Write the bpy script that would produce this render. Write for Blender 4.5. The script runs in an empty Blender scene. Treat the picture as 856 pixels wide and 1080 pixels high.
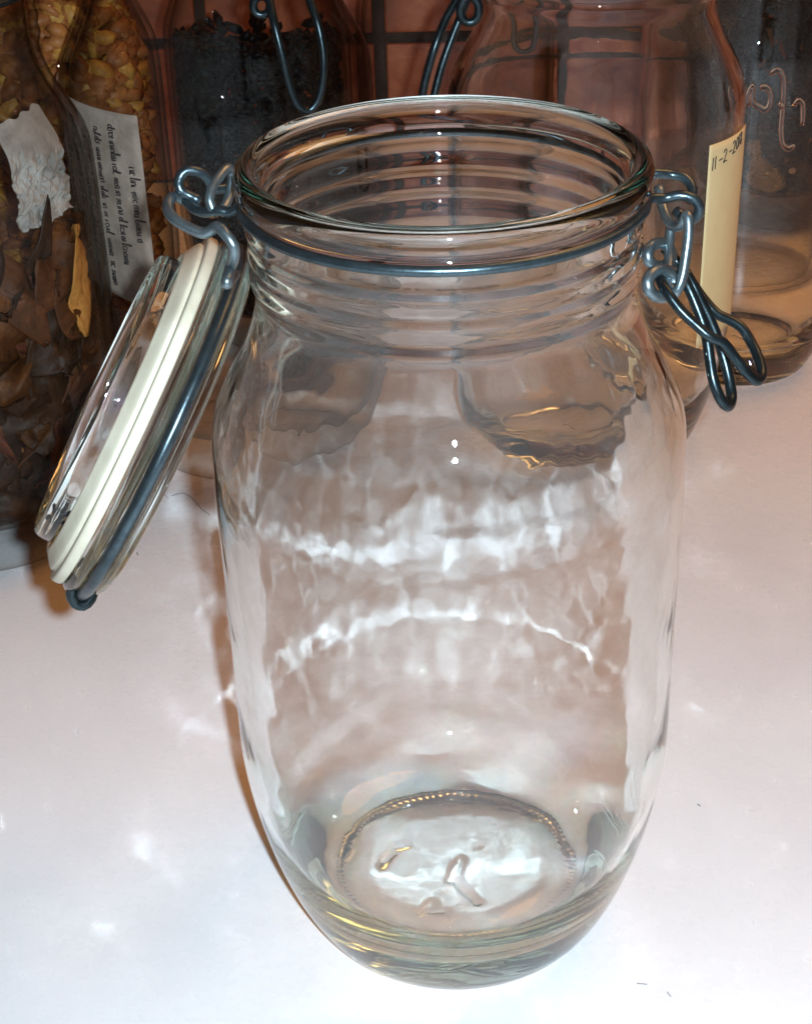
import bpy, bmesh, math, random
import numpy as np
from mathutils import Vector, Matrix, noise

sc = bpy.context.scene
COL = sc.collection
S = 0.001                                  # geometry below is written in millimetres
R_ = math.radians
random.seed(7)

# ------------------------------------------------------------------ camera
F_PX, PW, PH = 1713.2, 856, 1080           # focal length in photograph pixels
pitch, yaw, roll = R_(30.8), R_(-1.78), R_(-1.95)
fw = Vector((math.sin(yaw) * math.cos(pitch), math.cos(yaw) * math.cos(pitch), -math.sin(pitch)))
rt = fw.cross(Vector((0, 0, 1))).normalized()
up = rt.cross(fw)
rt, up = rt * math.cos(roll) + up * math.sin(roll), up * math.cos(roll) - rt * math.sin(roll)
CAM = Vector((0, -366.7, 352.2))
cam = bpy.data.cameras.new('camera')
cam_o = bpy.data.objects.new('camera', cam)
COL.objects.link(cam_o)
mw = Matrix((rt, up, -fw)).transposed().to_4x4()
mw.translation = CAM * S
cam_o.matrix_world = mw
cam.sensor_fit = 'VERTICAL'
cam.sensor_height = 24
cam.lens = 24 * F_PX / PH
cam.clip_start = 0.01
cam.clip_end = 50
sc.camera = cam_o

# ------------------------------------------------------------------ light
world = bpy.data.worlds.new('World')
sc.world = world
world.use_nodes = True
bg = world.node_tree.nodes['Background']
bg.inputs[0].default_value = (0.30, 0.115, 0.052, 1)      # faint warm light of the room all round
bg.inputs[1].default_value = 0.18
lamp = bpy.data.lights.new('ceiling_lamp', 'AREA')        # the room's warm ceiling lamp
lamp.shape = 'DISK'
lamp.size = 0.8
lamp.energy = 8.0
lamp.color = (1.0, 0.44, 0.14)
lamp_o = bpy.data.objects.new('ceiling_lamp', lamp)
COL.objects.link(lamp_o)
lamp_o.location = (0.60, 0.45, 1.20)
lamp_o.rotation_euler = (Vector((0.60, 0.45, 1.20)) - Vector((0.08, 0.20, 0))).to_track_quat('Z', 'Y').to_euler()
flash = bpy.data.lights.new('phone_flash', 'POINT')       # the phone's flash beside the lens
flash_o = bpy.data.objects.new('phone_flash', flash)
COL.objects.link(flash_o)
flash_o.location = (CAM + rt * 17 + up * 5) * S
flash.energy = 17.8
flash.color = (0.70, 0.88, 1.0)
flash.shadow_soft_size = 0.0052

vs = sc.view_settings
vs.view_transform = 'Standard'
vs.look = 'None'
vs.exposure = 0.0
vs.gamma = 1.0
vs.use_curve_mapping = False
cy = sc.cycles
cy.use_adaptive_sampling = False
cy.max_bounces = 24
cy.transmission_bounces = 24
cy.glossy_bounces = 10
cy.diffuse_bounces = 3
cy.transparent_max_bounces = 48
cy.caustics_refractive = True
cy.caustics_reflective = True
cy.blur_glossy = 0.0
cy.sample_clamp_indirect = 0.0
cy.use_guiding = True                      # finds the flash's light through the glass
cy.guiding_training_samples = 0
cy.surface_guiding_probability = 0.8
cy.use_denoising = True


# ------------------------------------------------------------------ pixels to places
def ray(x, y):
    return fw + rt * ((x - PW / 2) / F_PX) + up * ((PH / 2 - y) / F_PX)

def at_depth(x, y, d):
    return CAM + ray(x, y) * d

def at_y(x, y, Y):
    r = ray(x, y)
    return CAM + r * ((Y - CAM.y) / r.y)

def at_z(x, y, Z=0.0):
    r = ray(x, y)
    return CAM + r * ((Z - CAM.z) / r.z)


# ------------------------------------------------------------------ materials
def new_mat(name):
    m = bpy.data.materials.new(name)
    m.use_nodes = True
    return m, m.node_tree.nodes, m.node_tree.links, m.node_tree.nodes['Principled BSDF']

def coords(N, L, scale, kind='Object'):
    tc = N.new('ShaderNodeTexCoord')
    mp = N.new('ShaderNodeMapping')
    mp.inputs['Scale'].default_value = scale if hasattr(scale, '__len__') else (scale,) * 3
    L.new(tc.outputs[kind], mp.inputs[0])
    return mp.outputs[0]

def noise_ramp(N, L, vec, scale, stops, detail=6, rough=0.6, dist=0.0):
    n = N.new('ShaderNodeTexNoise')
    n.inputs['Scale'].default_value = scale
    n.inputs['Detail'].default_value = detail
    n.inputs['Roughness'].default_value = rough
    n.inputs['Distortion'].default_value = dist
    L.new(vec, n.inputs['Vector'])
    r = N.new('ShaderNodeValToRGB')
    e = r.color_ramp.elements
    while len(e) < len(stops):
        e.new(0.5)
    for k, (p, c) in enumerate(stops):
        e[k].position = p
        e[k].color = (*c, 1)
    L.new(n.outputs['Fac'], r.inputs[0])
    return n, r

def bump(N, L, b, height, strength, dist):
    k = N.new('ShaderNodeBump')
    k.inputs['Strength'].default_value = strength
    k.inputs['Distance'].default_value = dist
    L.new(height, k.inputs['Height'])
    L.new(k.outputs[0], b.inputs['Normal'])

def glass_mat(name, absorb, density, ior=1.5):
    m = bpy.data.materials.new(name)
    m.use_nodes = True
    N, L = m.node_tree.nodes, m.node_tree.links
    N.clear()
    g = N.new('ShaderNodeBsdfGlass')
    g.inputs['Color'].default_value = (1, 1, 1, 1)
    g.inputs['Roughness'].default_value = 0.0
    g.inputs['IOR'].default_value = ior
    o = N.new('ShaderNodeOutputMaterial')
    L.new(g.outputs[0], o.inputs['Surface'])
    v = N.new('ShaderNodeVolumeAbsorption')
    v.inputs['Color'].default_value = (*absorb, 1)
    v.inputs['Density'].default_value = density
    L.new(v.outputs[0], o.inputs['Volume'])
    return m

GLASS = glass_mat('green_tinted_glass', (0.40, 0.90, 0.74), 8)
GLASS_LID = glass_mat('lid_glass', (0.55, 0.88, 0.74), 8)
GLASS_BG = glass_mat('clear_glass', (0.66, 0.84, 0.74), 8, 1.36)

def thin_glass_mat():
    m = bpy.data.materials.new('thin_clear_glass')
    m.use_nodes = True
    N, L = m.node_tree.nodes, m.node_tree.links
    N.clear()
    t = N.new('ShaderNodeBsdfTransparent')
    g = N.new('ShaderNodeBsdfGlossy')
    g.inputs['Roughness'].default_value = 0.0
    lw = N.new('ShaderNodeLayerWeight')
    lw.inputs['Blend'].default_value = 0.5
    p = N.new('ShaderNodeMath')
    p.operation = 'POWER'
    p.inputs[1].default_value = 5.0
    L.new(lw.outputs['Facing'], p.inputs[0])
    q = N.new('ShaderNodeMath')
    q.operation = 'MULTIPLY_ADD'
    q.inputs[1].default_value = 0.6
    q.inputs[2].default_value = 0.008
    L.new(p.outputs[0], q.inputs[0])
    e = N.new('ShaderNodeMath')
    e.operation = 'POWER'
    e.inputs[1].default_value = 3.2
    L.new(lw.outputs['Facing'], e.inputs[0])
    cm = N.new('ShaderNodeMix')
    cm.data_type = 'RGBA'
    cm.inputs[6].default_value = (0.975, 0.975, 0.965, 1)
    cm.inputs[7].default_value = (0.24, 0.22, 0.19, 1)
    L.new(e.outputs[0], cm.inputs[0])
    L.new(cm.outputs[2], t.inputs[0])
    mx = N.new('ShaderNodeMixShader')
    L.new(q.outputs[0], mx.inputs[0])
    L.new(t.outputs[0], mx.inputs[1])
    L.new(g.outputs[0], mx.inputs[2])
    o = N.new('ShaderNodeOutputMaterial')
    L.new(mx.outputs[0], o.inputs['Surface'])
    return m
GLASS_THIN = thin_glass_mat()

def counter_mat():
    m, N, L, b = new_mat('white_laminate')
    v = coords(N, L, 1.0)
    _, r = noise_ramp(N, L, v, 9, [(0.30, (0.65, 0.64, 0.655)), (0.72, (0.755, 0.75, 0.765))], 8, 0.62, 0.6)
    L.new(r.outputs[0], b.inputs['Base Color'])
    n2, r2 = noise_ramp(N, L, v, 140, [(0.3, (0.22,) * 3), (0.8, (0.36,) * 3)], 3)
    L.new(r2.outputs[0], b.inputs['Roughness'])
    b.inputs['Specular IOR Level'].default_value = 0.4
    n3 = N.new('ShaderNodeTexNoise')
    n3.inputs['Scale'].default_value = 60
    L.new(v, n3.inputs['Vector'])
    bump(N, L, b, n3.outputs['Fac'], 0.04, 0.002)
    return m

def tile_mat():
    m, N, L, b = new_mat('terracotta_tile')
    v = coords(N, L, 1.0)
    tc = N.new('ShaderNodeObjectInfo')
    ad = N.new('ShaderNodeVectorMath')
    ad.operation = 'MULTIPLY_ADD'
    L.new(v, ad.inputs[0])
    ad.inputs[1].default_value = (1, 1, 1)
    cx = N.new('ShaderNodeCombineXYZ')
    ml = N.new('ShaderNodeMath')
    ml.operation = 'MULTIPLY'
    ml.inputs[1].default_value = 37.0
    L.new(tc.outputs['Random'], ml.inputs[0])
    L.new(ml.outputs[0], cx.inputs[0])
    L.new(ml.outputs[0], cx.inputs[2])
    L.new(cx.outputs[0], ad.inputs[2])
    n, r = noise_ramp(N, L, ad.outputs[0], 22,
                      [(0.28, (0.09, 0.024, 0.013)), (0.5, (0.34, 0.095, 0.045)), (0.75, (0.52, 0.21, 0.11))], 8, 0.65, 0.8)
    L.new(r.outputs[0], b.inputs['Base Color'])
    b.inputs['Roughness'].default_value = 0.38
    bump(N, L, b, n.outputs['Fac'], 0.3, 0.003)
    return m

def grout_mat():
    m, N, L, b = new_mat('dark_grout')
    v = coords(N, L, 1.0)
    _, r = noise_ramp(N, L, v, 120, [(0.3, (0.025, 0.012, 0.010)), (0.7, (0.06, 0.032, 0.024))])
    L.new(r.outputs[0], b.inputs['Base Color'])
    b.inputs['Roughness'].default_value = 0.9
    return m

def wire_mat(name, col, rough):
    m, N, L, b = new_mat(name)
    v = coords(N, L, 1.0)
    n, r = noise_ramp(N, L, v, 260, [(0.3, tuple(c * 0.55 for c in col)), (0.65, col)], 5, 0.7)
    L.new(r.outputs[0], b.inputs['Base Color'])
    b.inputs['Metallic'].default_value = 0.85
    b.inputs['Roughness'].default_value = rough
    bump(N, L, b, n.outputs['Fac'], 0.25, 0.0004)
    return m

WIRE = wire_mat('lit_galvanised_wire', (0.20, 0.25, 0.27), 0.33)  # same wire, paler: flash light on eyes, loops and link put into the colour
WIRE_MID = wire_mat('worn_steel_wire', (0.075, 0.105, 0.12), 0.30)
WIRE_DARK = wire_mat('dark_steel_wire', (0.035, 0.05, 0.056), 0.28)

def rubber_mat(name, a, c):
    m, N, L, b = new_mat(name)
    v = coords(N, L, (1, 1, 1))
    n, r = noise_ramp(N, L, v, 90, [(0.3, a), (0.7, c)], 5, 0.6)
    L.new(r.outputs[0], b.inputs['Base Color'])
    b.inputs['Roughness'].default_value = 0.55
    b.inputs['Subsurface Weight'].default_value = 0.0
    bump(N, L, b, n.outputs['Fac'], 0.15, 0.0006)
    return m

RUBBER = rubber_mat('cream_rubber', (0.46, 0.41, 0.31), (0.60, 0.55, 0.43))

def paper_mat(name, a, c, scale=120, alpha_crumple=0.4):
    m, N, L, b = new_mat(name)
    v = coords(N, L, 1.0)
    n, r = noise_ramp(N, L, v, scale, [(0.3, a), (0.7, c)], 6, 0.65)
    L.new(r.outputs[0], b.inputs['Base Color'])
    b.inputs['Roughness'].default_value = 0.8
    bump(N, L, b, n.outputs['Fac'], alpha_crumple, 0.0012)
    return m

PAPER_GREY = paper_mat('aged_paper', (0.13, 0.095, 0.07), (0.33, 0.26, 0.205), 60, 1.0)
PAPER_YELLOW = paper_mat('yellow_paper', (0.66, 0.50, 0.25), (0.72, 0.57, 0.31), 60, 0.1)
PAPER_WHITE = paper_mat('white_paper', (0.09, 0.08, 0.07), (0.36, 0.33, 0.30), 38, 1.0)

def ink_mat():
    m, N, L, b = new_mat('ink')
    b.inputs['Base Color'].default_value = (0.03, 0.022, 0.02, 1)
    b.inputs['Roughness'].default_value = 0.6
    return m
INK = ink_mat()

def organic_mat(name, stops, scale=60, rough=0.6, bs=0.6, bd=0.002, spec=0.18):
    m, N, L, b = new_mat(name)
    v = coords(N, L, 1.0)
    n, r = noise_ramp(N, L, v, scale, stops, 9, 0.7, 0.5)
    L.new(r.outputs[0], b.inputs['Base Color'])
    b.inputs['Roughness'].default_value = rough
    b.inputs['Specular IOR Level'].default_value = spec
    bump(N, L, b, n.outputs['Fac'], bs, bd)
    return m

LEAF_A = organic_mat('dried_leaf_brown', [(0.3, (0.014, 0.005, 0.002)), (0.55, (0.075, 0.024, 0.007)), (0.8, (0.22, 0.09, 0.028))], 75, 0.42)
LEAF_B = organic_mat('dried_leaf_dark', [(0.3, (0.005, 0.003, 0.002)), (0.55, (0.026, 0.010, 0.004)), (0.8, (0.11, 0.042, 0.015))], 75, 0.4)
LEAF_C = organic_mat('dried_leaf_red', [(0.3, (0.028, 0.009, 0.006)), (0.55, (0.11, 0.032, 0.016)), (0.8, (0.26, 0.10, 0.045))], 75, 0.4)
LEAF_O = organic_mat('orange_leaf', [(0.3, (0.30, 0.12, 0.025)), (0.55, (0.50, 0.22, 0.05)), (0.8, (0.60, 0.33, 0.10))], 140, 0.6)
AMBER = organic_mat('amber_chunks', [(0.25, (0.05, 0.018, 0.006)), (0.5, (0.34, 0.15, 0.03)), (0.75, (0.66, 0.40, 0.11))], 55, 0.3)
BROWN = organic_mat('brown_chunks', [(0.25, (0.04, 0.012, 0.005)), (0.5, (0.22, 0.07, 0.02)), (0.75, (0.48, 0.20, 0.06))], 55, 0.3)
BLACKISH = organic_mat('black_dried_fruit', [(0.3, (0.002, 0.002, 0.003)), (0.66, (0.004, 0.005, 0.007)), (0.8, (0.03, 0.033, 0.036))], 38, 0.32, 0.6, 0.002, 0.08)
NAVY = organic_mat('navy_dried_fruit', [(0.3, (0.002, 0.003, 0.005)), (0.6, (0.005, 0.008, 0.012)), (0.85, (0.03, 0.036, 0.042))], 38, 0.35, 0.6, 0.002, 0.08)
LINT = organic_mat('dark_lint', [(0.3, (0.02, 0.02, 0.025)), (0.7, (0.06, 0.06, 0.07))], 200)


# ------------------------------------------------------------------ object helpers
def tag(o, label, cat, group=None):
    o['label'] = label
    o['category'] = cat
    if group:
        o['group'] = group
    return o

def thing(name, label, cat, loc=(0, 0, 0), rotz=0.0, scale=1.0, group=None):
    o = bpy.data.objects.new(name, None)
    o.empty_display_size = 0.02
    COL.objects.link(o)
    o.location = Vector(loc) * S
    o.rotation_euler = (0, 0, rotz)
    o.scale = (scale,) * 3
    return tag(o, label, cat, group)

def link(name, me, parent=None, mat=None):
    if mat is not None and not me.materials:
        me.materials.append(mat)
    o = bpy.data.objects.new(name, me)
    COL.objects.link(o)
    if parent is not None:
        o.parent = parent
    return o

def mesh(name, V, Fs, mat=None, smooth=True):
    me = bpy.data.meshes.new(name)
    me.from_pydata([(v[0] * S, v[1] * S, v[2] * S) for v in V], [], Fs)
    if mat:
        me.materials.append(mat)
    if smooth:
        me.polygons.foreach_set('use_smooth', [True] * len(me.polygons))
    me.update()
    return me

def copy_part(src, parent):
    c = src.copy()
    COL.objects.link(c)
    c.parent = parent
    for ch in src.children:
        copy_part(ch, c)
    return c

def cr(pts, step, dim=2):
    """centripetal Catmull-Rom through the points, about one sample per step mm"""
    P = np.array([tuple(p) for p in pts], float)
    d = np.r_[0, np.cumsum(np.sqrt(np.maximum(np.linalg.norm(np.diff(P, axis=0), axis=1), 1e-6)))]
    Q = np.vstack([2 * P[0] - P[1], P, 2 * P[-1] - P[-2]])
    td = np.r_[d[0] - (d[1] - d[0]), d, d[-1] + (d[-1] - d[-2])]
    out = []
    for i in range(len(P) - 1):
        t0, t1, t2, t3 = td[i:i + 4]
        p0, p1, p2, p3 = Q[i:i + 4]
        k = max(2, int(np.linalg.norm(p2 - p1) / step))
        for t in np.linspace(t1, t2, k, endpoint=False):
            a1 = (t1 - t) / (t1 - t0) * p0 + (t - t0) / (t1 - t0) * p1
            a2 = (t2 - t) / (t2 - t1) * p1 + (t - t1) / (t2 - t1) * p2
            a3 = (t3 - t) / (t3 - t2) * p2 + (t - t2) / (t3 - t2) * p3
            b1 = (t2 - t) / (t2 - t0) * a1 + (t - t0) / (t2 - t0) * a2
            b2 = (t3 - t) / (t3 - t1) * a2 + (t - t1) / (t3 - t1) * a3
            out.append((t2 - t) / (t2 - t1) * b1 + (t - t1) / (t2 - t1) * b2)
    out.append(P[-1])
    return np.array(out)

def revolve(name, pts, n, mat, disp=None, closed=False):
    """surface of revolution; r = 0 at an end closes with a fan; closed joins last ring to first"""
    V, Fs, rings = [], [], []
    pts = [tuple(p) for p in pts]
    for r, z in pts:
        if r < 1e-4:
            rings.append((len(V),))
            V.append((0, 0, z + (disp(0, 0, z, 0)[1] if disp else 0)))
        else:
            i0 = len(V)
            for k in range(n):
                a = 2 * math.pi * k / n
                dr, dz = disp(r, a, z, 1) if disp else (0, 0)
                V.append(((r + dr) * math.cos(a), (r + dr) * math.sin(a), z + dz))
            rings.append((i0, n))
    idx = list(range(len(rings) - 1)) + ([len(rings) - 1] if closed else [])
    for i in idx:
        A, B = rings[i], rings[(i + 1) % len(rings)]
        for k in range(n):
            k2 = (k + 1) % n
            if len(A) == 1 and len(B) == 1:
                continue
            if len(A) == 1:
                Fs.append((A[0], B[0] + k2, B[0] + k))
            elif len(B) == 1:
                Fs.append((A[0] + k, A[0] + k2, B[0]))
            else:
                Fs.append((A[0] + k, A[0] + k2, B[0] + k2, B[0] + k))
    me = mesh(name, V, Fs, mat)
    bm = bmesh.new()
    bm.from_mesh(me)
    bmesh.ops.recalc_face_normals(bm, faces=bm.faces)
    bm.to_mesh(me)
    bm.free()
    return me

def tube_data(path, rad, sides=10, closed=False, smooth_step=None):
    P = [Vector(p) for p in path]
    if smooth_step:
        if closed:
            Q = cr([P[-2], P[-1]] + P + [P[0], P[1], P[2]], smooth_step, 3)
            # cut the run-in and run-out so that the loop closes once
            i0 = min(range(len(Q)), key=lambda i: (Vector(Q[i]) - P[0]).length + (0 if i < len(Q) * .6 else 1e3))
            i1 = min(range(len(Q)), key=lambda i: (Vector(Q[i]) - P[0]).length + (0 if i > len(Q) * .6 else 1e3))
            P = [Vector(q) for q in Q[i0:i1]]
        else:
            P = [Vector(q) for q in cr(P, smooth_step, 3)]
    n = len(P)
    T = []
    for i in range(n):
        a = P[(i - 1) % n] if (closed or i > 0) else P[i]
        b = P[(i + 1) % n] if (closed or i < n - 1) else P[i]
        T.append((b - a).normalized())
    u = T[0].orthogonal().normalized()
    V, Fs = [], []
    for i in range(n):
        u = (u - T[i] * u.dot(T[i]))
        u = u.normalized() if u.length > 1e-6 else T[i].orthogonal().normalized()
        w = T[i].cross(u)
        r = rad(i / max(1, n - 1)) if callable(rad) else rad
        for k in range(sides):
            a = 2 * math.pi * k / sides
            V.append(P[i] + (u * math.cos(a) + w * math.sin(a)) * r)
    for i in range(n if closed else n - 1):
        j = (i + 1) % n
        for k in range(sides):
            k2 = (k + 1) % sides
            Fs.append((i * sides + k, i * sides + k2, j * sides + k2, j * sides + k))
    if not closed:
        Fs.append(tuple(range(sides))[::-1])
        Fs.append(tuple((n - 1) * sides + k for k in range(sides)))
    return V, Fs

def join_data(parts):
    V, Fs = [], []
    for v, f in parts:
        o = len(V)
        V += list(v)
        Fs += [tuple(i + o for i in q) for q in f]
    return V, Fs

def tube(name, path, rad, mat, parent=None, sides=10, closed=False, smooth_step=1.2):
    V, Fs = tube_data(path, rad, sides, closed, smooth_step)
    return link(name, mesh(name, V, Fs, mat), parent)

def torus(name, R, r, z, mat, parent, n=128):
    path = [(R * math.cos(2 * math.pi * k / n), R * math.sin(2 * math.pi * k / n), z) for k in range(n)]
    V, Fs = tube_data(path, r, 12, True)
    return link(name, mesh(name, V, Fs, mat), parent)

def box(name, lo, hi, mat, parent=None, bev=0.0):
    bm = bmesh.new()
    bmesh.ops.create_cube(bm, size=1)
    for v in bm.verts:
        v.co = Vector([(lo[i] + hi[i]) / 2 + v.co[i] * (hi[i] - lo[i]) for i in range(3)]) * S
    if bev:
        bmesh.ops.bevel(bm, geom=list(bm.edges), offset=bev * S, segments=2, affect='EDGES', profile=0.5)
    me = bpy.data.meshes.new(name)
    bm.to_mesh(me)
    bm.free()
    me.materials.append(mat)
    return link(name, me, parent)


# ------------------------------------------------------------------ the setting
WALL_Y = 650
counter = box('countertop', (-900, -700, -38), (900, 665, 0), counter_mat(), None, 3)
counter['kind'] = 'structure'
wall = box('wall', (-900, WALL_Y + 3, 0.2), (900, WALL_Y + 60, 600), grout_mat())
wall['kind'] = 'structure'
TILE = tile_mat()
tile_me = None
for i in range(-4, 5):
    for j in range(4):
        x0, z0 = 72 + i * 110, -21 + j * 110
        if tile_me is None:
            t = box('tile', (-51.2, -6, -51.2), (51.2, 0, 51.2), TILE, wall, 1.6)
            tile_me = t.data
        else:
            t = link('tile', tile_me, wall)
        jx, jz = random.uniform(-.5, .5), random.uniform(-.5, .5)
        t.location = Vector((x0 + 55 + jx, WALL_Y + 2.6 + random.uniform(-.5, .2), z0 + 55 + jz)) * S
        t.rotation_euler = (random.uniform(-.006, .006), random.uniform(-.004, .004), random.uniform(-.006, .006))
        if j == 0:                                      # the lowest course is cut at the counter
            t.scale = (1, 1, 0.82)
            t.location.z = 0.0435

# ------------------------------------------------------------------ the clip-top jar: profiles
HEEL = [(40.4 + 19.8 * math.sin(t) ** (4 / 3), 64.7 * (1 - max(0, math.cos(t)) ** (4 / 3))) for t in np.linspace(0, math.pi / 2, 14)]
OUTER = [(0, 3.6), (18, 3.55), (28, 3.3), (34, 2.1), (37.8, .45)] + HEEL + [
    (60.2, 90), (60.2, 120), (60.2, 150), (59, 165), (54.6, 175), (49.5, 184.5), (46.4, 194), (46, 199), (46.9, 202),
    (47.0, 203.3), (46.4, 205.6), (47.0, 208), (47.15, 209.2), (46.5, 211.8), (47.1, 214.2), (47.35, 215.6), (46.8, 218.3),
    (46.4, 220.5), (48.5, 223), (49, 225.5), (48.3, 228.5), (46.5, 230)]
INNER = [(44.5, 229.2), (43.2, 226), (42.8, 215), (42.6, 199), (43.4, 192), (46.8, 183), (51.6, 173.6), (55.6, 163.5),
         (57, 150), (57.1, 120), (57, 96), (57, 72), (56.3, 57), (54.6, 45), (52, 35), (48.4, 26.8), (43.4, 20.6), (37.6, 16.8), (31, 15.2), (18, 14.6), (0, 14.6)]

# raised mould marks on the underside: strokes in mm on the base, x right, y away
def bpx(pts):
    return [((x - 482) / 142 * 37.0, -(y - 888) / 78 * 37.0) for x, y in pts]
MARKS = [bpx([(440, 931), (455, 918), (452, 929), (472, 928), (482, 938), (470, 946)]),
         bpx([(476, 897), (489, 885), (481, 895), (507, 919)]),
         bpx([(397, 884), (404, 880)]), bpx([(409, 874), (423, 871)])]
SEG = []
for m_ in MARKS:
    for a, b in zip(m_, m_[1:]):
        SEG.append((a, b))
SEG = np.array(SEG)

def mark_dist(x, y):
    a, b = SEG[:, 0], SEG[:, 1]
    p = np.array((x, y))
    ab = b - a
    t = np.clip(((p - a) * ab).sum(1) / (ab * ab).sum(1), 0, 1)
    return np.sqrt((((a + ab * t[:, None]) - p) ** 2).sum(1).min())

def sstep(a, b, x):
    t = min(1, max(0, (x - a) / (b - a)))
    return t * t * (3 - 2 * t)

def outer_disp(r, a, z, k):
    dx, dy = math.cos(a), math.sin(a)
    if z < 9 and r < 40:                                  # underside
        d = 0.0
        if r < 33:
            m = mark_dist(r * dx, r * dy)
            if m < 2.2:
                d -= 0.55 * (1 - (m / 2.2) ** 2) ** 1.3
            d += 0.03 * noise.noise((r * dx / 5, r * dy / 2.4, 3))
        g = sstep(34.2, 35.2, r) * (1 - sstep(38.2, 39, r))
        if g:
            d += 0.22 * g * (0.5 + 0.5 * math.sin(96 * a))
        return 0, d
    f = sstep(2, 30, z) * (1 - sstep(172, 196, z))
    n = 0.03 * noise.noise((dx * 3.2 + 5, dy * 3.2, z / 26)) + 0.01 * noise.noise((dx * 9 + 5, dy * 9, z / 9))
    n += 0.04 * sstep(138, 150, z) * noise.noise((dx * 17 + 5, dy * 17, z / 3.4))
    return f * n, 0

def inner_disp(r, a, z, k):
    dx, dy = math.cos(a), math.sin(a)
    if z < 15.6:
        return 0, 0.035 * noise.noise((r * dx / 6, r * dy / 4, 8))
    f = sstep(18, 40, z) * (1 - sstep(172, 190, z))
    n = (0.03 * noise.noise((dx * 3.4 + 9, dy * 3.4, z / 34)) + 0.046 * noise.noise((dx * 7.5 + 2, dy * 7.5, z / 12))
         + 0.018 * noise.noise((dx * 16 + 2, dy * 16, z / 5)))
    return f * n, 0

N_OUT = 0
def body_mesh(name, n, step, mat, fine):
    op, ip = cr(OUTER, step), cr(INNER, step)
    if fine:                                              # dense rings on the base for the mould marks
        op = np.vstack([cr(OUTER[:5], 0.4)[:-1], cr(OUTER[4:], step)])
    op[0, 0] = 0
    ip[-1, 0] = 0
    cut = len(op)
    cnt = [0]
    pts = np.vstack([op, ip])
    split = OUTER[-1][1]
    def disp(r, a, z, k):
        return (outer_disp if disp.i < cut else inner_disp)(r, a, z, k)
    # revolve() walks the profile in order, so the ring index tells outer from inner
    V, Fs, rings = [], [], []
    for i, (r, z) in enumerate(pts):
        disp.i = i
        if r < 1e-4:
            rings.append((len(V),))
            V.append((0, 0, z))
        else:
            rings.append((len(V), n))
            for k in range(n):
                a = 2 * math.pi * k / n
                dr, dz = disp(r, a, z, 1)
                V.append(((r + dr) * math.cos(a), (r + dr) * math.sin(a), z + dz))
    for A, B in zip(rings, rings[1:]):
        for k in range(n):
            k2 = (k + 1) % n
            if len(A) == 1:
                Fs.append((A[0], B[0] + k2, B[0] + k))
            elif len(B) == 1:
                Fs.append((A[0] + k, A[0] + k2, B[0]))
            else:
                Fs.append((A[0] + k, A[0] + k2, B[0] + k2, B[0] + k))
    return mesh(name, V, Fs, mat)

# lid: local z points out of the lid's top, the underside (plug) looks to -z
LID = [(0, 0.5), (26, 0.2), (31.5, -1.2), (34, -5), (35.5, -8.6), (37.5, -10.2), (39.4, -10), (40.4, -8.6), (40.7, -6), (40.8, -1.0), (44, 1.9), (49, 2.3), (50.6, 3.4), (50.8, 5),
       (49.6, 6.2), (48.2, 7.2), (48.4, 8.6), (49.2, 9.8), (48.6, 11.6), (46, 12.9), (43, 12.6), (39.5, 9.6), (34, 7.2), (20, 6.4), (0, 6.2)]
LID_IN = None
GASKET = [(41.8, -4.6), (42.6, -5.0), (43.8, -4.3), (47.2, -1.9), (46.9, -1.2), (48.6, -1.1), (49.5, -0.8), (49.8, 0.2), (49.7, 1.6), (49.2, 1.9), (46, 1.4), (43.5, -0.2), (41.6, -3)]

def lid_parts(parent, n, mat):
    """glass lid (> gasket, lid_wire) with its own origin in the plane of the gasket"""
    prof = cr(LID, 0.9)
    prof[0, 0] = prof[-1, 0] = 0
    lid = link('glass_lid', revolve('glass_lid', prof, n, mat), parent)
    g = [GASKET[-1]] + GASKET
    gm = revolve('gasket', cr(GASKET + [GASKET[0]], 0.8)[:-1], n, RUBBER, closed=True)
    link('gasket', gm, lid)
    torus('lid_wire', 50.0, 1.75, 7.7, WIRE_MID, lid, n)
    return lid

# ------------------------------------------------------------------ the open jar in front
jar = thing('clip_top_jar', 'large empty clear glass clip-top jar standing open in front', 'jar', (0, 0, 0.25))
link('glass_body', body_mesh('glass_body', 448, 1.0, GLASS, True), jar)

WR = 1.25                                                  # wire radius
def ring_pt(R, deg, z):
    a = R_(deg)
    return Vector((R * math.cos(a), R * math.sin(a), z))

def px(pts, d0, off=None):
    """pixels at a depth (mm along the lens axis) to jar coordinates; third value shifts the depth"""
    return [at_depth(p[0], p[1], d0 + (p[2] if len(p) > 2 else 0)) - Vector((0, 0, 0.25)) for p in pts]

ZW = 220.4
# the wire in the neck groove: front half and back half, each ending in the side fittings
front = [ring_pt(47.75, d, ZW) for d in range(188, 353, 5)]
back = [ring_pt(47.75, d, ZW) for d in range(8, 173, 5)]
DL = (Vector((-50, 0, 220)) - CAM).dot(fw)
DR = (Vector((50, 0, 220)) - CAM).dot(fw)
tube('neck_wire', px([(712, 222, 2), (724, 232, 0), (734, 229, -3), (737, 218, -5), (730, 209, -6), (715, 206, -6), (702, 209, -5)], DR)[::1]
     + [ring_pt(48.0, 351, ZW + .2)] + front[::-1][1:] +
     px([(241, 224, -4), (232, 222, -4), (216, 224, -2), (204, 220, 0), (196, 211, 2)], DL), WR, WIRE_MID, jar)
tube('neck_wire', px([(727, 213, 6), (730, 200, 7), (722, 188, 8), (706, 184, 9), (692, 183, 8)], DR) + back[1:-1] +
     px([(226, 199, 5), (219, 188, 3), (209, 181, 1), (196, 180, 0), (189, 189, 0), (190, 200, 0), (199, 206, 1), (212, 212, 1)], DL), WR, WIRE_MID, jar)
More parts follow.
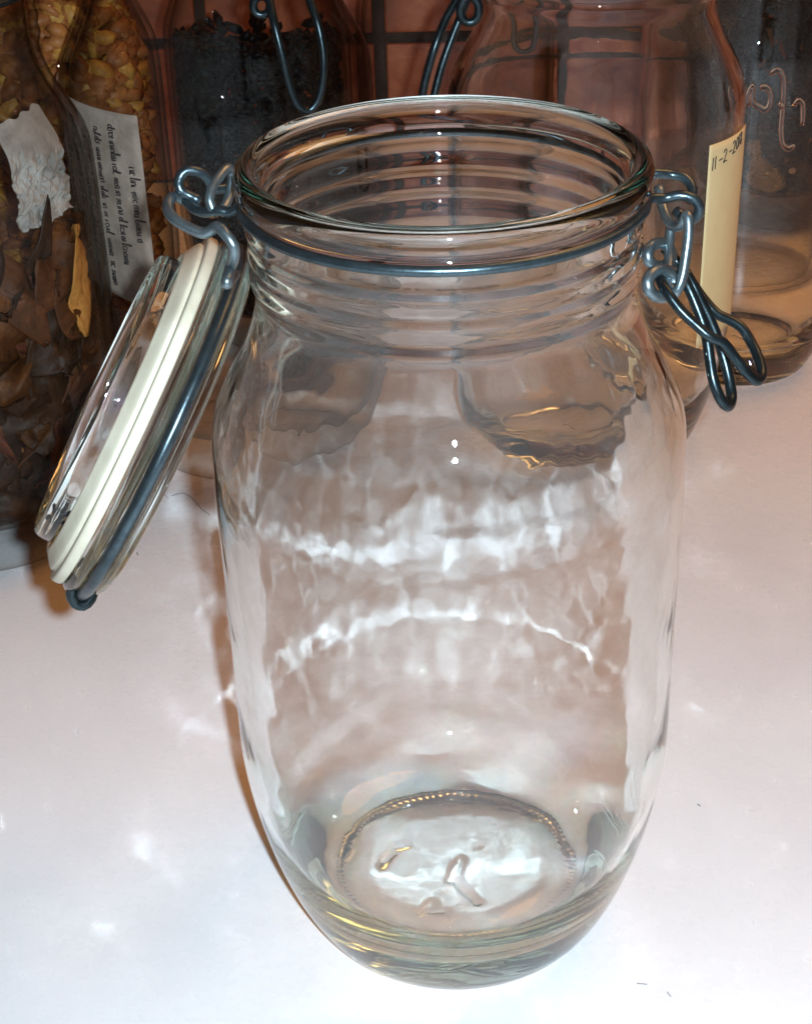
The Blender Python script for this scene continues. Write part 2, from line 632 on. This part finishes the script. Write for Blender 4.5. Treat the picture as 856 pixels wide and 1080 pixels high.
# hinge: flattened upright eye and the lid wire's own loop
tube('hinge_loop', px([(227, 226, -3), (221, 212, -4), (224, 198, -3), (233, 184, -1), (240, 177, 1), (245, 181, 3), (244, 196, 4), (240, 211, 3), (234, 222, 1)], DL), WR * 0.95, WIRE, jar)
# latch: link from the upper eyes to the lever eyes, then the lever and the clasp bail hanging down
tube('latch_link', px([(694, 197, 4), (699, 220, 2), (707, 236, -2), (718, 238, -6), (724, 226, -9), (726, 238, -9), (724, 262, -8), (718, 296, -7), (712, 309, -6), (704, 300, -3),
                       (705, 276, 2), (706, 250, 4), (708, 232, 4)], DR), WR, WIRE, jar)
def eye(cx, cy, r, dd, tilt):
    return px([(cx + r * math.cos(a), cy + r * math.sin(a), dd + tilt * math.cos(a)) for a in np.linspace(0, 2 * math.pi, 13)[:-1]], DR)
tube('lever_eye', eye(695, 269, 12.5, 3, 3), WR * 1.15, WIRE, jar, closed=True)
tube('lever_eye', eye(697, 299, 14.5, -5, 3), WR * 1.2, WIRE, jar, closed=True)
tube('latch_lever', px([(694, 292, -4), (701, 305, -9), (717, 327, -10), (735, 344, -10), (748, 355, -10), (763, 362, -9), (772, 374, -8), (786, 392, -7), (797, 402, -5), (803, 396, -2),
                        (800, 380, 0), (792, 362, 2), (781, 345, 3), (768, 337, 4), (757, 332, 5), (741, 315, 6), (726, 293, 7), (710, 272, 7), (700, 262, 6)], DR), WR, WIRE_DARK, jar)
tube('clasp_bail', px([(716, 286, -3), (723, 298, -4), (736, 328, -4), (744, 352, -4), (748, 378, -4), (752, 402, -4), (760, 422, -3), (767, 429, -1), (771, 420, 2), (769, 403, 3), (763, 378, 3),
                       (752, 346, 2), (741, 322, 1), (731, 302, 0), (722, 286, 0)], DR), WR * 1.05, WIRE_DARK, jar)

# the lid, swung open on the left hinge and seen almost edge-on
LC = at_depth(139, 431, 430)
vd = (LC - CAM).normalized()
ex = (rt * 0.416 + up * 0.909)
ex = (ex - vd * ex.dot(vd)).normalized()
nn = vd.cross(ex).normalized()
if nn.dot(rt) < 0:
    nn = -nn
eps = R_(3.6)
zz = (nn * math.cos(eps) + vd * math.sin(eps)).normalized()     # out of the lid's top: right and down
yy = zz.cross(ex).normalized()
LM = Matrix((ex, yy, zz)).transposed().to_4x4()
LM.translation = (LC - Vector((0, 0, 0.25))) * S
lid = lid_parts(jar, 192, GLASS_LID)
lid.matrix_local = LM
LMi = LM.inverted()
def lid_local(p):
    return (LMi @ (p * S)) / S
# the arm of the lid wire up to the hinge and the hook at its free end
tube('wire_arm', [lid_local(p) for p in px([(196, 212, 4), (184, 207, 2), (177, 216, -1), (181, 228, -4), (197, 239, -6), (217, 246, -7), (229, 239, -9), (238, 247, -10), (246, 258, -10), (247, 270, -8), (243, 282, -4), (239, 298, -8)], DL)]
     + [Vector((50 * math.cos(a), 50 * math.sin(a), 7.7)) for a in (0.62, 0.8, 0.95)], WR * 1.1, WIRE, lid)
hk = [lid_local(p) for p in px([(101, 600, -14), (90, 609, -12), (79, 616, -10), (75, 626, -8), (79, 636, -6), (88, 639, -5), (96, 632, -4), (99, 620, -3), (96, 608, -2)], 430)]
tube('wire_hook', hk, WR * 1.15, WIRE_DARK, lid)

# ------------------------------------------------------------------ jars at the back
BG_BODY = body_mesh('glass_body', 176, 1.8, GLASS_BG, False)
BG_THIN = BG_BODY.copy()
BG_THIN.materials[0] = GLASS_THIN
proto = None
def bg_jar(label, x, y, scale=1.0, tall=1.0, solid=False, rotz=0.0):
    global proto
    t = thing('clip_top_jar', label, 'jar', (x, y, 0.25), rotz, scale, 'clip-top jars lined up at the back')
    t.scale.z = scale * tall
    link('glass_body', BG_BODY if solid else BG_THIN, t)
    if proto is None:
        l = lid_parts(t, 112, GLASS_THIN)
        l.location = (0, 0, 0.2402)
        w = torus('neck_wire', 47.75, 1.25, 220.4, WIRE_DARK, t, 112)
        proto = (l, w)
    else:
        copy_part(proto[0], t)
        copy_part(proto[1], t)
    return t

A_C, B_C, D_C, F_C, G_C, J_C, I_C, H_C = (-192, 222), (-176, 376), (-92, 296), (62, 285), (-88, 416), (6, 424), (206, 577), (142, 370)
JA = bg_jar('glass jar packed with dark dried leaves at the left edge', *A_C, 1.0)
JB = bg_jar('jar of yellow brown dried chunks behind the leaf jar', *B_C, 0.78, 1.25)
JD = bg_jar('clear jar with handwritten grey paper slip behind the open lid', *D_C, 1.06)
JF = bg_jar('clear jar with yellow date slip right behind the empty jar', *F_C, 1.0, 1.0, True)
JG = bg_jar('smaller jar of black dried fruit behind the handwritten slip', *G_C, 0.74, 1.3)
JJ = bg_jar('small empty jar against the tiled wall in the middle', *J_C, 0.78, 1.28)
JI = bg_jar('jar of blue black dried fruit in the back right corner', *I_C, 0.95, 1.1)
JH = bg_jar('tall clear jar with raised script letters at the right edge', *H_C, 0.84, 1.2, True)

def in_jar(t, pts):
    """world mm to a jar's own mm"""
    c = t.location / S
    return [Vector(((p[0] - c.x) / t.scale.x, (p[1] - c.y) / t.scale.y, (p[2] - c.z) / t.scale.z)) for p in pts]

# hanging levers of the two large back jars
def at_y_list(pts, Y):
    return [at_y(p[0], p[1], Y + (p[2] if len(p) > 2 else 0)) for p in pts]
tube('latch_lever', in_jar(JD, at_y_list([(276, -40, 6), (283, -5), (290, 28, -6), (298, 60, -8), (307, 95, -8), (316, 113, -8), (325, 117, -7), (334, 108, -6), (340, 86, -5), (341, 58, -4), (335, 25, -2), (326, -2, 2), (318, -40, 8)], 226)), 1.5, WIRE_DARK, JD)
tube('lever_eye', in_jar(JD, at_y_list([(276 + 9 * math.cos(a), 6 + 10 * math.sin(a)) for a in np.linspace(0, 6.28, 10)[:-1]], 232)), 1.5, WIRE_DARK, JD, closed=True)
tube('latch_lever', in_jar(JF, at_y_list([(492, -30, 8), (484, -6, 4), (470, 20), (459, 48, -4), (450, 78, -5), (444, 108, -6), (441, 135, -6), (446, 146, -4), (453, 132, -2), (458, 100, 0), (467, 66, 2), (478, 36, 4), (489, 8, 6), (500, -25, 10)], 240)), 1.6, WIRE_DARK, JF)
tube('lever_eye', in_jar(JF, at_y_list([(495 + 10 * math.cos(a), 10 + 14 * math.sin(a)) for a in np.linspace(0, 6.28, 10)[:-1]], 238)), 1.7, WIRE_DARK, JF, closed=True)
tube('neck_wire_loop', in_jar(JF, at_y_list([(530, -10), (533, 22), (537, 40), (546, 48), (557, 44), (561, 26), (562, -10)], 352)), 1.5, WIRE_DARK, JF)

# --- paper slips curved against the jar walls
def slip(name, parent, mat, R, a0, a1, z_of, thick=0.25, nu=20, nv=28, wob=0.0, seed=0):
    """a sheet bent to radius R between azimuths a0, a1 (degrees); z_of(u) gives (top, bottom)"""
    V, Fs = [], []
    for s_ in (0, 1):
        for j in range(nv + 1):
            for i in range(nu + 1):
                u, v = i / nu, j / nv
                a = R_(a0 + (a1 - a0) * u)
                zt, zb = z_of(u)
                w_ = wob * noise.noise((u * 4 + seed, v * 7, seed)) + wob * .5 * noise.noise((u * 9 + seed, v * 15, seed))
                r = R + w_ - (thick if s_ else 0)
                V.append((r * math.cos(a), r * math.sin(a), zt + (zb - zt) * v))
    n1 = (nu + 1) * (nv + 1)
    for j in range(nv):
        for i in range(nu):
            q = j * (nu + 1) + i
            Fs.append((q, q + 1, q + nu + 2, q + nu + 1))
            Fs.append((n1 + q, n1 + q + nu + 1, n1 + q + nu + 2, n1 + q + 1))
    ed = [j * (nu + 1) for j in range(nv + 1)]
    for a, b in zip(ed, ed[1:]):
        Fs.append((a, b, n1 + b, n1 + a))
        Fs.append((a + nu, n1 + a + nu, n1 + b + nu, b + nu))
    for i in range(nu):
        Fs.append((i, n1 + i, n1 + i + 1, i + 1))
        k = nv * (nu + 1) + i
        Fs.append((k, k + 1, n1 + k + 1, n1 + k))
    return link(name, mesh(name, V, Fs, mat), parent)

def ink_strokes(name, parent, R, strokes, rad=0.28):
    """strokes are lists of (azimuth degrees, z) on a cylinder"""
    parts = []
    for st in strokes:
        P = [(R * math.cos(R_(a)), R * math.sin(R_(a)), z) for a, z in st]
        if len(P) > 1:
            parts.append(tube_data(P, rad, 5))
    return link(name, mesh(name, *join_data(parts), INK), parent)

# slip with the handwriting turned on its side, on the left of the middle-left jar
sl = slip('paper_label', JD, PAPER_GREY, 60.95, 182, 249, lambda u: (161 - 1.5 * u, 84 + 8 * (1 - u)), 0.22, wob=0.3, seed=2)
rnd = random.Random(3)
strokes = []
for li in range(7):
    a_mid = 199 + li * 7.4
    z = 156 - rnd.uniform(0, 10)
    zend = 92 + rnd.uniform(0, 12)
    if li == 6:
        z, zend = 140, 112
    while z > zend:
        for k in range(rnd.randint(2, 7)):              # one word of separate letter shapes, written down the slip
            kind = rnd.choice('nnlcuoesi')
            w = rnd.uniform(0.9, 1.5)
            sl_ = rnd.uniform(-.25, .25)
            hx = rnd.uniform(1.5, 2.1)
            P = {'n': [(0, 0), (0, 1), (.5, 1), (.6, .9), (.7, 0)], 'l': [(0, 0), (.15, 2.1), (.35, 2.0), (.2, .1), (.7, 0)],
                 'c': [(.7, .9), (.2, 1), (0, .4), (.3, 0), (.8, .1)], 'u': [(0, 1), (.1, .1), (.5, 0), (.7, 1), (.8, 0)],
                 'o': [(.4, 1), (0, .5), (.4, 0), (.8, .5), (.4, 1)], 'e': [(0, .5), (.7, .6), (.4, 1), (0, .5), (.3, 0), (.8, .1)],
                 's': [(.7, 1), (.1, .8), (.6, .4), (0, 0)], 'i': [(.1, 1), (.1, 0), (.4, .1)]}[kind]
            strokes.append([(a_mid + (y + sl_ * x) * hx, z - x * w) for x, y in (cr(P, 0.25) if len(P) > 2 else P)])
            z -= w * rnd.uniform(.8, 1.0)
        z -= rnd.uniform(0.9, 1.6)
ink_strokes('handwriting', sl, 61.0, strokes, 0.26)

# yellow slip with the date on the right of the jar behind: 11 -2 -2018
ys = slip('paper_label', JF, PAPER_YELLOW, 60.75, 311, 344, lambda u: (151 - 1.0 * u, 66), 0.22, wob=0.05, seed=5)
DIG = {'1': [[(0, 0), (0.05, 1)]],
       '-': [[(0, .45), (.5, .5)]],
       '2': [[(0, .8), (.12, .97), (.35, 1), (.5, .85), (.42, .6), (.15, .2), (0, 0), (.3, .06), (.62, .04)]],
       '0': [[(.25, 1), (.05, .75), (0, .4), (.15, .03), (.4, .1), (.52, .5), (.45, .9), (.25, 1)]],
       '8': [[(.42, .9), (.2, 1), (.05, .8), (.25, .55), (.45, .3), (.35, .03), (.12, .02), (.02, .22), (.2, .48), (.42, .75), (.42, .9)]]}
strokes = []
cur, prev = 313.2, None
for ch in '11 -2 -2018':
    if ch == ' ':
        cur += 0.9
        continue
    for st in DIG[ch]:
        pts = cr([(x, y) for x, y in st], 0.12) if len(st) > 2 else st
        zb = 140.5 + (cur - 313) * 0.20
        strokes.append([(cur + x * 3.9, zb + y * 5.0) for x, y in pts])
    cur += {'1': 1.5, '-': 2.9, '2': 3.1, '0': 2.7, '8': 2.7}[ch]
ink_strokes('date_writing', ys, 60.86, strokes, 0.24)

# raised script on the jar at the right edge, lying on the front of its glass
def on_cyl(t, pts, R):
    c = t.location / S
    out = []
    for x, y in pts:
        d = ray(x, y)
        ox, oy = CAM.x - c.x, CAM.y - c.y
        A_ = d.x ** 2 + d.y ** 2
        B_ = 2 * (ox * d.x + oy * d.y)
        C_ = ox * ox + oy * oy - R * R
        disc = B_ * B_ - 4 * A_ * C_
        k = (-B_ - math.sqrt(max(0, disc))) / (2 * A_)
        out += in_jar(t, [CAM + d * k])
    return out
for st in ([(788, 112), (789, 98), (794, 90), (793, 108), (800, 113), (807, 116), (812, 106), (809, 93), (801, 92)],
           [(812, 78), (820, 74), (825, 82), (825, 110), (823, 138), (825, 153), (832, 157), (837, 153)],
           [(821, 108), (826, 114)], [(837, 112), (840, 106), (845, 108), (846, 122), (845, 132)]):
    tube('raised_lettering', on_cyl(JH, st, 60.2 * 0.84), 1.3, GLASS_BG, JH, 8)

# round-shouldered bottle
bot = thing('glass_bottle', 'squat round-shouldered glass bottle behind the jar with raised letters', 'bottle', (160, 476, 0.25))
bot.scale.z = 0.66
BO = [(0, 4), (24, 3.6), (33, 1.6), (37, .2), (41, 0), (45.5, 2.2), (48.6, 7), (49.6, 14), (49.8, 40), (49.6, 66), (47.5, 80), (42, 92), (34, 102), (25, 110), (17, 116.5), (12.5, 121), (11.6, 124),
      (12.8, 126), (13.3, 128), (12.8, 130.5), (11, 131.5)]
BI = [(9.4, 131), (8.8, 128), (9.2, 122), (15, 114), (23, 107), (32, 99.5), (39.6, 90), (44.6, 79), (46.6, 66), (46.8, 40), (46.6, 16), (45, 10), (40, 7.6), (24, 8), (0, 8)]
bp = np.vstack([cr(BO, 1.4), cr(BI, 1.4)])
bp[0, 0] = bp[-1, 0] = 0
def bot_disp(r, a, z, k):
    if z < 9 and r < 36:
        return 0, 0.3 * noise.noise((r * math.cos(a) / 5, r * math.sin(a) / 2.5, z))
    return (0.10 * noise.noise((math.cos(a) * 3, math.sin(a) * 3, z / 18)) if 10 < z < 100 else 0), 0
link('glass_body', revolve('glass_body', bp, 144, GLASS_THIN, bot_disp), bot)

# ------------------------------------------------------------------ what the jars hold
def inside_r(z, s=1.0, gap=1.4, tall=1.0):
    """largest free radius inside a clip-top jar of scale s at height z"""
    zz_ = z / s / tall
    P = sorted([(p[1], p[0]) for p in INNER])
    return max(4, np.interp(zz_, [p[0] for p in P], [p[1] for p in P]) * s - gap)

def leaf_mesh(name, Ln, W, curl, twist, fold, mat, rnd, nu=22, nv=9, thick=0.5):
    V, Fs = [], []
    sd = rnd.uniform(0, 90)
    for s_ in (0, 1):
        for i in range(nu + 1):
            u = i / nu
            w = W * (math.sin(math.pi * min(1, u * 0.96 + .03)) ** 0.75) * (1 + .22 * noise.noise((u * 5, sd, 0)))
            a = curl * (u - .5)
            cx = Ln * (math.sin(a) / curl if abs(curl) > .05 else u - .5)
            cz = Ln * ((1 - math.cos(a)) / curl if abs(curl) > .05 else 0)
            tw = twist * (u - .5)
            for j in range(nv + 1):
                v = j / nv - .5
                y = v * w
                z = fold * abs(v) * w + 3.2 * noise.noise((u * 3 + sd, v * 3, 5)) + 2.0 * noise.noise((u * 8 + sd, v * 7, 2)) + 1.0 * noise.noise((u * 17 + sd, v * 13, 2))
                y, z = y * math.cos(tw) - z * math.sin(tw), y * math.sin(tw) + z * math.cos(tw)
                V.append(Vector((cx - z * math.sin(a) * .6, y, cz + z * math.cos(a) - (thick if s_ else 0))))
    n1 = (nu + 1) * (nv + 1)
    for i in range(nu):
        for j in range(nv):
            q = i * (nv + 1) + j
            Fs.append((q, q + nv + 1, q + nv + 2, q + 1))
            Fs.append((n1 + q, n1 + q + 1, n1 + q + nv + 2, n1 + q + nv + 1))
        q = i * (nv + 1)
        Fs.append((q, n1 + q, n1 + q + nv + 1, q + nv + 1))
        q += nv
        Fs.append((q, q + nv + 1, n1 + q + nv + 1, n1 + q))
    for j in range(nv):
        Fs.append((j, j + 1, n1 + j + 1, n1 + j))
        q = nu * (nv + 1) + j
        Fs.append((q, n1 + q, n1 + q + 1, q + 1))
    return V, Fs

rl = random.Random(21)
def place_leaf(name, az, r, z, Ln, W, curl, twist, fold, mat, spin, lean, jar_t, gap=3.0):
    V, Fs = leaf_mesh(name, Ln, W, curl, twist, fold, mat, rl)
    a = R_(az)
    nrm = Vector((math.cos(a), math.sin(a), lean)).normalized()
    tg = Vector((-math.sin(a), math.cos(a), 0))
    bt = nrm.cross(tg).normalized()
    tg = bt.cross(nrm)
    c, s_ = math.cos(spin), math.sin(spin)
    X, Y = tg * c + bt * s_, bt * c - tg * s_
    O = Vector((math.cos(a) * r, math.sin(a) * r, z))
    out = []
    for k_, v in enumerate(V):
        p = O + X * v.x + Y * v.y + nrm * v.z
        p.z = max(19.5 + 0.3 * rl.random(), p.z)
        R0 = inside_r(p.z, 1.0, gap + (0.5 if k_ >= len(V) // 2 else 0))
        rr = math.hypot(p.x, p.y)
        if rr > R0:
            p.x, p.y = p.x * R0 / rr, p.y * R0 / rr
        out.append(p)
    cen = sum(out, Vector()) / len(out)
    me = mesh(name, [p - cen for p in out], Fs, mat)
    o = link(name, me)
    o.location = jar_t.location + cen * S
    return o

LEAF_LABEL = 'dark brown dried leaf packed inside the jar at the left edge'
for k in range(84):
    az = rl.uniform(215, 372) if k < 70 else rl.uniform(0, 360)
    z = 22 + 112 * ((k * 0.618) % 1)
    r = rl.uniform(34, 52) if k < 70 else rl.uniform(8, 34)
    o = place_leaf('dried_leaf', az, r, z, rl.uniform(34, 78), rl.uniform(8, 30), rl.uniform(-4.4, 4.4), rl.uniform(-2.2, 2.2),
                   rl.uniform(-.5, .5), rl.choice([LEAF_A, LEAF_B, LEAF_B, LEAF_C]), rl.uniform(0, 6.28), rl.uniform(-.9, .9), JA)
    tag(o, LEAF_LABEL, 'leaf', 'dried leaves in the left jar')
o = place_leaf('dried_leaf', 346, 54.5, 114, 44, 14, 0.35, 0.9, 0.15, LEAF_O, 1.45, 0.0, JA, 1.0)
tag(o, 'pointed orange dried leaf upright against the right side of leaf jar', 'leaf', 'dried leaves in the left jar')

# crumpled paper pushed in above the leaves
def crumple(name, jar_t, az0, az1, z0, z1, mat, label, amp=4, seed=1, r0=52):
    nu, nv = 30, 34
    V, Fs = [], []
    for s_ in (0, 1):
        for j in range(nv + 1):
            for i in range(nu + 1):
                u, v = i / nu, j / nv
                a = R_(az0 + (az1 - az0) * (u + .05 * noise.noise((v * 5, seed, 1))))
                z = z0 + (z1 - z0) * v + 4 * noise.noise((u * 4, seed, 3))
                d = abs(noise.noise((u * 3.6 + seed, v * 4.2, 0))) + .8 * abs(noise.noise((u * 8 + seed, v * 10, 4))) + .4 * abs(noise.noise((u * 19 + seed, v * 21, 4)))
                r = min(r0 - amp * d * 1.6, inside_r(z, 1, 1.5)) - (.3 if s_ else 0)
                V.append(Vector((r * math.cos(a), r * math.sin(a), z)))
    n1 = (nu + 1) * (nv + 1)
    for j in range(nv):
        for i in range(nu):
            q = j * (nu + 1) + i
            Fs.append((q, q + 1, q + nu + 2, q + nu + 1))
            Fs.append((n1 + q, n1 + q + nu + 1, n1 + q + nu + 2, n1 + q + 1))
    cen = sum(V, Vector()) / len(V)
    o = link(name, mesh(name, [p - cen for p in V], Fs, mat, False))
    o.location = jar_t.location + cen * S
    return tag(o, label, 'paper')
crumple('crumpled_paper', JA, 318, 350, 142, 181, PAPER_WHITE, 'crumpled off-white paper stuffed above the leaves in leaf jar', 2.6, 4, 54.8)

def chunk_heap(name, jar_t, s, z1, size, mats, label, cat, n, seed, tall=1.0):
    """a jar's fill of small pieces as one uncountable mass"""
    rr = random.Random(seed)
    base = bmesh.new()
    bmesh.ops.create_icosphere(base, subdivisions=1, radius=1)
    BV = [v.co.copy() for v in base.verts]
    BF = [tuple(v.index for v in f.verts) for f in base.faces]
    base.free()
    V, Fs, M = [], [], []
    for k in range(n):
        z = rr.uniform(19 * s * tall, z1)
        if rr.random() < .1:
            z = z1 + rr.uniform(-2, 3)
        r = inside_r(z, s, 1.5, tall) - size * rr.uniform(.5, 1.2)
        if rr.random() < .22:
            r *= math.sqrt(rr.random())
        a = rr.uniform(math.pi * .98, math.pi * 2.02) if rr.random() < .8 else rr.uniform(0, 6.28)
        O = Vector((r * math.cos(a), r * math.sin(a), z))
        rot = Matrix.Rotation(rr.uniform(0, 6.28), 3, Vector((rr.gauss(0, 1), rr.gauss(0, 1), rr.gauss(0, 1))).normalized())
        sx, sy, sz = size * rr.uniform(.6, 1.3), size * rr.uniform(.4, .9), size * rr.uniform(.25, .6)
        b = len(V)
        sd = rr.uniform(0, 99)
        for v in BV:
            w = 1 + .5 * noise.noise(v * 1.6 + Vector((sd, 0, 0)))
            p = O + rot @ Vector((v.x * sx * w, v.y * sy * w, v.z * sz * w))
            p.z = max(18.6 * s * tall, p.z)
            R0 = inside_r(p.z, s, 1.2, tall)
            q = math.hypot(p.x, p.y)
            if q > R0:
                p.x, p.y = p.x * R0 / q, p.y * R0 / q
            V.append(p)
        mi = rr.randrange(len(mats))
        for f in BF:
            Fs.append(tuple(i + b for i in f))
            M.append(mi)
    me = mesh(name, V, Fs, None, True)
    for m_ in mats:
        me.materials.append(m_)
    me.polygons.foreach_set('material_index', M)
    o = link(name, me)
    o.location = jar_t.location
    o['kind'] = 'stuff'
    return tag(o, label, cat)

chunk_heap('dried_chunks', JB, 0.78, 178, 9.0, [AMBER, BROWN, BROWN], 'yellow brown dried fruit chunks filling the jar behind the leaf jar', 'dried fruit', 1100, 5, 1.25)
chunk_heap('black_dried_fruit', JG, 0.74, 150, 5.0, [BLACKISH], 'black dried fruit filling the smaller jar behind the handwritten slip', 'dried fruit', 2400, 6, 1.3)
chunk_heap('dark_dried_fruit', JI, 0.95, 190, 5.5, [NAVY], 'blue black dried fruit filling the jar in the back right corner', 'dried fruit', 2400, 8, 1.1)

# ------------------------------------------------------------------ lint on the counter
def lint(pts, label, rad=0.11):
    P = [at_z(x, y, 0.22) for x, y in pts]
    c = sum(P, Vector()) / len(P)
    V, Fs = tube_data([p - c for p in P], rad, 6, False, 1.0)
    o = link('lint_fibre', mesh('lint_fibre', V, Fs, LINT))
    o.location = c * S
    tag(o, label, 'fibre', 'lint on the white counter')
lint([(170, 517), (174, 522), (178, 526)], 'short dark lint fibre on the counter just right of the lid')
lint([(181, 523), (192, 520), (202, 525), (212, 536), (221, 543)], 'long curved dark hair on the counter between lid and jar')
lint([(671, 1037), (676, 1037.5), (682, 1038)], 'tiny straight fibre on the counter at lower right', 0.09)
lint([(703, 1046), (707, 1051)], 'tiny slanted fibre on the counter at the bottom right', 0.09)
lint([(735, 848), (738, 850)], 'dark speck of lint on the counter right of the jar', 0.12)
lint([(144.5, 582.5), (145.5, 585)], 'dark speck of lint on the counter below the lid', 0.2)
